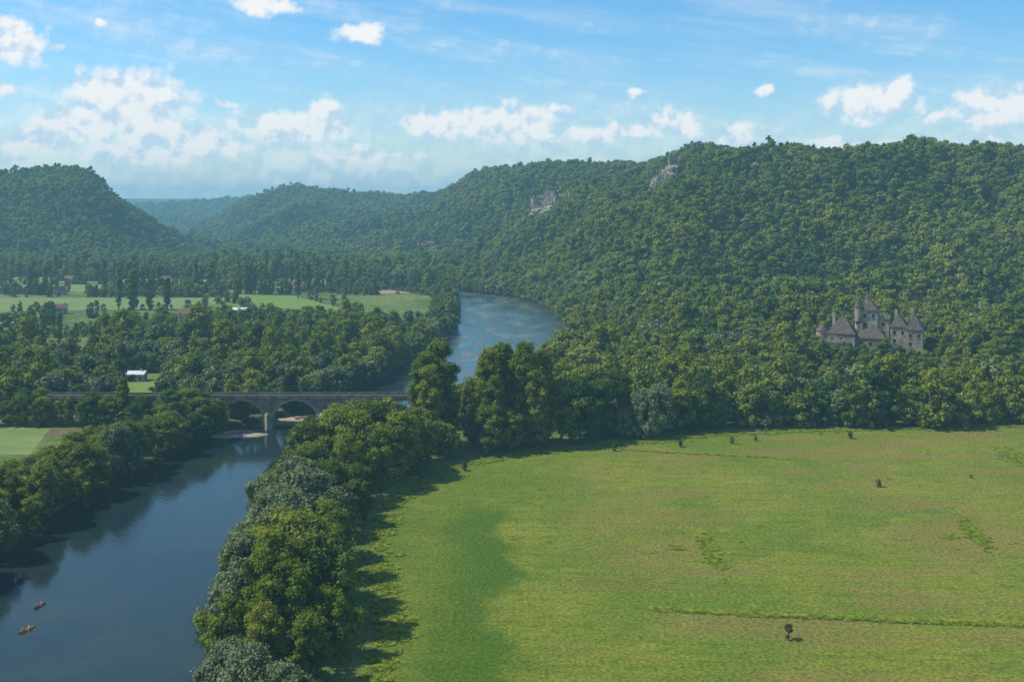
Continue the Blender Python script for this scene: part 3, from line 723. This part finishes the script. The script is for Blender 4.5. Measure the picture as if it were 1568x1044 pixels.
def car(x,y,rot):
    root=bpy.data.objects.new('parked_car',None); link(root); root.location=(x,y,.1); root.rotation_euler=(0,0,rot)
    prof=[(-2.1,.35),(-2.15,.75),(-1.95,.95),(-1.3,1.02),(-.75,1.45),(.75,1.48),(1.45,1.0),(2.05,.88),(2.15,.6),(2.1,.35)]
    b=MB(); v=[(a,-.85 if z<1.05 else -.68,z) for a,z in prof]+[(a,.85 if z<1.05 else .68,z) for a,z in prof]; n=len(prof)
    b.add(v,[tuple(range(n)),tuple(range(2*n-1,n-1,-1))]+[(i,(i+1)%n,n+(i+1)%n,n+i) for i in range(n)],'carpaint'); b.obj('body',root)
    b=MB()
    for s in (-1,1): b.add([(-.95,s*.80,1.06),(1.2,s*.80,1.06),(.68,s*.715,1.4),(-.7,s*.715,1.4)],[(0,1,2,3)],'dark')
    b.obj('windows',root)
    b=MB()
    for wx in (-1.35,1.35):
        for s in (-1,1): b.tube((wx,s*.72,.33),(wx,s*.9,.33),.33,.33,'rubber',14); b.add([(wx+.33*math.cos(t*.449),s*.9,.33+.33*math.sin(t*.449)) for t in range(14)],[tuple(range(14))],'rubber')
    b.obj('wheels',root)
car(-204,431,.4)

def canoe(x,y,rot,colr,z=-2.,L_=4.6,name='canoe'):
    b=MB(); n=12; rows=[]
    for i in range(n+1):
        t=-1+2*i/n; w=.42*(1-abs(t)**2.4)+.015; sh=.35+.14*t*t
        rows.append([(t*L_/2,-w,sh),(t*L_/2,-w*.8,.08),(t*L_/2,0,0.-.02),(t*L_/2,w*.8,.08),(t*L_/2,w,sh),(t*L_/2,w*.85,sh-.02),(t*L_/2,w*.6,.14),(t*L_/2,0,.1),(t*L_/2,-w*.6,.14),(t*L_/2,-w*.85,sh-.02)])
    v=[q for r_ in rows for q in r_]; f=[]
    for i in range(n):
        for k in range(10): f.append((i*10+k,i*10+(k+1)%10,(i+1)*10+(k+1)%10,(i+1)*10+k))
    f+=[tuple(range(10)),tuple(range(n*10+9,n*10-1,-1))]
    b.add(v,f,colr)
    for s in (-.7,.8): b.box(s-.12,s+.12,-.34,.34,.24,.28,'wood')
    return b.obj(name,loc=(x,y,z),rot=rot)
def paddler(x,y,z,rot,cloth):
    J=[(0,0,.32),(0,0,.55),(.03,0,.82),(.04,0,.92),(.06,0,1.06),(.02,.2,.8),(.2,.3,.62),(.42,.22,.66),(.02,-.2,.8),(.2,-.3,.58),(.42,-.12,.52),(.05,.12,.30),(.45,.16,.42),(.85,.14,.2),(.05,-.12,.30),(.45,-.16,.42),(.85,-.14,.2),(.065,0,1.15)]
    E_=[(0,1),(1,2),(2,3),(3,4),(4,17),(2,5),(5,6),(6,7),(2,8),(8,9),(9,10),(0,11),(11,12),(12,13),(0,14),(14,15),(15,16)]
    R_=[.16,.14,.16,.055,.1,.065,.045,.035,.065,.045,.035,.1,.07,.045,.1,.07,.045,.08]
    me=bpy.data.meshes.new('person'); me.from_pydata(J,E_,[]); o=link(bpy.data.objects.new('person',me)); o.location=(x,y,z); o.rotation_euler=(0,0,rot)
    sk=o.modifiers.new('skin','SKIN')
    for i,r_ in enumerate(R_): me.skin_vertices[0].data[i].radius=(r_,r_)
    me.skin_vertices[0].data[0].use_root=True
    s=o.modifiers.new('sub','SUBSURF'); s.levels=1; s.render_levels=1
    mt,nt=new_mat('skin_and_clothes'); tc=nt.nodes.new('ShaderNodeTexCoord'); sz=nd(nt,'ShaderNodeSeparateXYZ',Vector=tc.outputs['Object'])
    c=mixc(nt,smooth(nt,sz.outputs[2],.86,.88),cloth,(.45,.27,.18)); c=mixc(nt,smooth(nt,sz.outputs[2],1.1,1.12),c,(.05,.03,.02))
    out(nt,nd(nt,'ShaderNodeBsdfPrincipled',Base_Color=c,Roughness=.7).outputs[0]); me.materials.append(mt)
    b=MB(); b.tube((.42,.5,.9),(.45,-.9,.25),.025,.025,'wood'); b.box(.42,.46,-1.2,-.9,-.02,.22,'yellow'); pd=b.obj('paddle'); pd.parent=o
for x,y,rt,c1 in ((-107.8,246,1.35,'sand'),(-104.5,232,1.1,'yellow')):
    canoe(x,y,rt,c1,-2.1,4.2)
    for off,cl in ((-.9,(.35,.10,.05)),(.6,(.5,.45,.4))):
        paddler(x+off*math.cos(rt),y+off*math.sin(rt),-2.1,rt,cl)
for i,(x,y,c1) in enumerate([(-110,426,'red'),(-108.5,427,'blue'),(-107,426.4,'blue'),(-105.6,427.4,'red'),(-112,428,'yellow'),(-103.8,426.5,'blue'),(-90,456,'red'),(-88,457,'orange'),(-86,456.4,'red')]):
    canoe(x,y,.5+random.uniform(-.3,.3),c1,-1.3)

# ------------------------------------------------------------------ light, sky, haze, camera
EL=math.radians(50); AZ=math.atan2(-.97,.07)
sd=Vector((math.sin(AZ)*math.cos(EL),math.cos(AZ)*math.cos(EL),math.sin(EL)))
ld=bpy.data.lights.new('sun','SUN'); ld.energy=5.; ld.angle=math.radians(.53); ld.color=(1,.95,.84)
lo=link(bpy.data.objects.new('sun',ld)); lo.rotation_euler=sd.to_track_quat('Z','Y').to_euler(); lo.location=(-300,100,400)
w=bpy.data.worlds.new('World'); scene.world=w; w.use_nodes=True; nt=w.node_tree; nt.nodes.clear()
sky=nt.nodes.new('ShaderNodeTexSky'); sky.sky_type='NISHITA'; sky.sun_disc=False; sky.sun_elevation=EL; sky.sun_rotation=AZ
sky.air_density=1.0; sky.dust_density=.5; sky.ozone_density=1.6
tc=nt.nodes.new('ShaderNodeTexCoord'); s3=nd(nt,'ShaderNodeSeparateXYZ',Vector=tc.outputs['Generated'])
az=math_(nt,'ARCTAN2',s3.outputs[0],s3.outputs[1]); el=math_(nt,'ARCSINE',s3.outputs[2])
tint=mixc(nt,smooth(nt,el,.0,.2),(.95,1.1,1.2),(.55,1.02,1.28))
bg=nd(nt,'ShaderNodeBackground',Color=mixc(nt,1.,sky.outputs[0],tint,'MULTIPLY'),Strength=.13)
pv=nd(nt,'ShaderNodeCombineXYZ',X=az,Y=el).outputs[0]
def vm(op,a,b_):
    n=nt.nodes.new('ShaderNodeVectorMath'); n.operation=op
    for i,v in enumerate((a,b_)):
        if isinstance(v,bpy.types.NodeSocket): nt.links.new(v,n.inputs[i])
        elif v is not None: n.inputs[i].default_value=v
    return n
wn=nd(nt,'ShaderNodeTexNoise',Vector=pv,Scale=24.,Detail=5,Roughness=.6)
wv=vm('MULTIPLY',vm('SUBTRACT',wn.outputs['Color'],(.5,.5,.5)).outputs[0],(.05,.028,0)).outputs[0]
pw=vm('ADD',pv,wv).outputs[0]
CL=[(30,62,48,30,1),(195,155,85,40,1.15),(140,190,75,32,1.05),(60,215,75,30,.9),(240,205,65,30,1.05),(310,225,75,24,.95),(450,195,85,28,1.05),(490,175,36,24,1),(555,50,38,17,1),(410,6,46,15,1),(700,190,78,28,1.05),(790,190,78,30,1.05),
 (900,205,65,17,1),(1030,190,46,22,1),(960,200,44,13,.95),(1335,160,72,28,1.05),(1370,140,30,26,1.05),(1525,165,64,32,1.05),(1512,218,30,12,1),(555,220,26,10,.9),(970,147,20,10,.9),(1175,135,18,8,.9),(860,165,24,9,.9),(160,38,24,10,.85),(340,160,24,8,.85),
 (1130,195,34,15,.9),(1110,216,70,13,1),(8,140,24,13,.9),(1300,218,70,10,.95),(1440,175,20,11,.9),(90,70,20,10,.75),(200,240,170,16,.85),(560,240,160,12,.7)]
f=None
for px,py,a,b_,amp in CL:
    u_=(px-784)/1650; v_=(310-py)/1650; A=math.atan(u_); E0=math.atan(v_*math.cos(A)); a_=a/1650*math.cos(A)**2*1.35; bb=b_/1650*1.35
    d=vm('LENGTH',vm('MULTIPLY',vm('SUBTRACT',pw,(A,E0,0)).outputs[0],(1/a_,1/bb,0)).outputs[0],None).outputs['Value']
    q=math_(nt,'SUBTRACT',amp,d)
    f=q if f is None else math_(nt,'MAXIMUM',f,q)
n1=nd(nt,'ShaderNodeTexNoise',Vector=pv,Scale=50.,Detail=6,Roughness=.56).outputs[0]
n2=nd(nt,'ShaderNodeTexNoise',Vector=vm('ADD',pv,(-.004,.009,0)).outputs[0],Scale=50.,Detail=4,Roughness=.5).outputs[0]
den=math_(nt,'ADD',f,math_(nt,'MULTIPLY',math_(nt,'SUBTRACT',n1,.5),1.2))
cov=smooth(nt,den,.0,.6,0,.98)
rv=nd(nt,'ShaderNodeVectorRotate',Vector=pv,Angle=.16).outputs[0]
ci=noise_(nt,vm('MULTIPLY',rv,(2.2,17,1)).outputs[0],1.6,6,.62)
cir=math_(nt,'MULTIPLY',smooth(nt,ci,.42,.70),.45)
hz=math_(nt,'MULTIPLY',smooth(nt,noise_(nt,vm('MULTIPLY',pv,(5,14,1)).outputs[0],1.,5,.6),.35,.65),smooth(nt,el,.03,.13,.7,.0))
hz=math_(nt,'MAXIMUM',hz,smooth(nt,el,.0,.10,.5,0))
thin=math_(nt,'MAXIMUM',cir,hz)
cov2=math_(nt,'MAXIMUM',cov,thin)
lit=smooth(nt,math_(nt,'ADD',math_(nt,'SUBTRACT',n1,n2),math_(nt,'MULTIPLY',den,.06)),-.14,.10)
cc=mixc(nt,lit,(.62,.77,.93),(1.0,1.0,.99))
bg2=nd(nt,'ShaderNodeBackground',Color=cc,Strength=1.)
mx=nd(nt,'ShaderNodeMixShader',i0=cov2,i1=bg.outputs[0],i2=bg2.outputs[0])
sect=math_(nt,'MULTIPLY',smooth(nt,s3.outputs[1],.45,.7),smooth(nt,s3.outputs[2],.22,.36,1,0))
bgc=nd(nt,'ShaderNodeBackground',Color=mixc(nt,1.,sky.outputs[0],(.92,1.08,1.10),'MULTIPLY'),Strength=.15)
mo=nd(nt,'ShaderNodeMixShader',i0=sect,i1=bgc.outputs[0],i2=mx.outputs[0])
wo=nt.nodes.new('ShaderNodeOutputWorld'); nt.links.new(mo.outputs[0],wo.inputs[0])

SIG=.00016
m,nt=new_mat('valley_haze')
va=nd(nt,'ShaderNodeVolumeAbsorption',Color=(0,0,0,1),Density=SIG); em=nd(nt,'ShaderNodeEmission',Color=(.21,.48,.67,1),Strength=SIG)
ad=nd(nt,'ShaderNodeAddShader',i0=va.outputs[0],i1=em.outputs[0]); out(nt,None,ad.outputs[0]); M['haze']=m
b=MB(); b.box(-9500,9500,-2000,10500,-30,230,'haze'); b.obj('atmospheric_haze')

cam=bpy.data.cameras.new('camera'); co=link(bpy.data.objects.new('camera',cam)); co.location=(0,0,90); co.rotation_euler=(math.radians(90),0,0)
cam.sensor_width=36; cam.lens=36*1650/1568; cam.shift_y=-212/1568; cam.clip_start=1; cam.clip_end=30000
scene.camera=co
scene.view_settings.view_transform='Standard'; scene.view_settings.look='None'; scene.view_settings.exposure=0
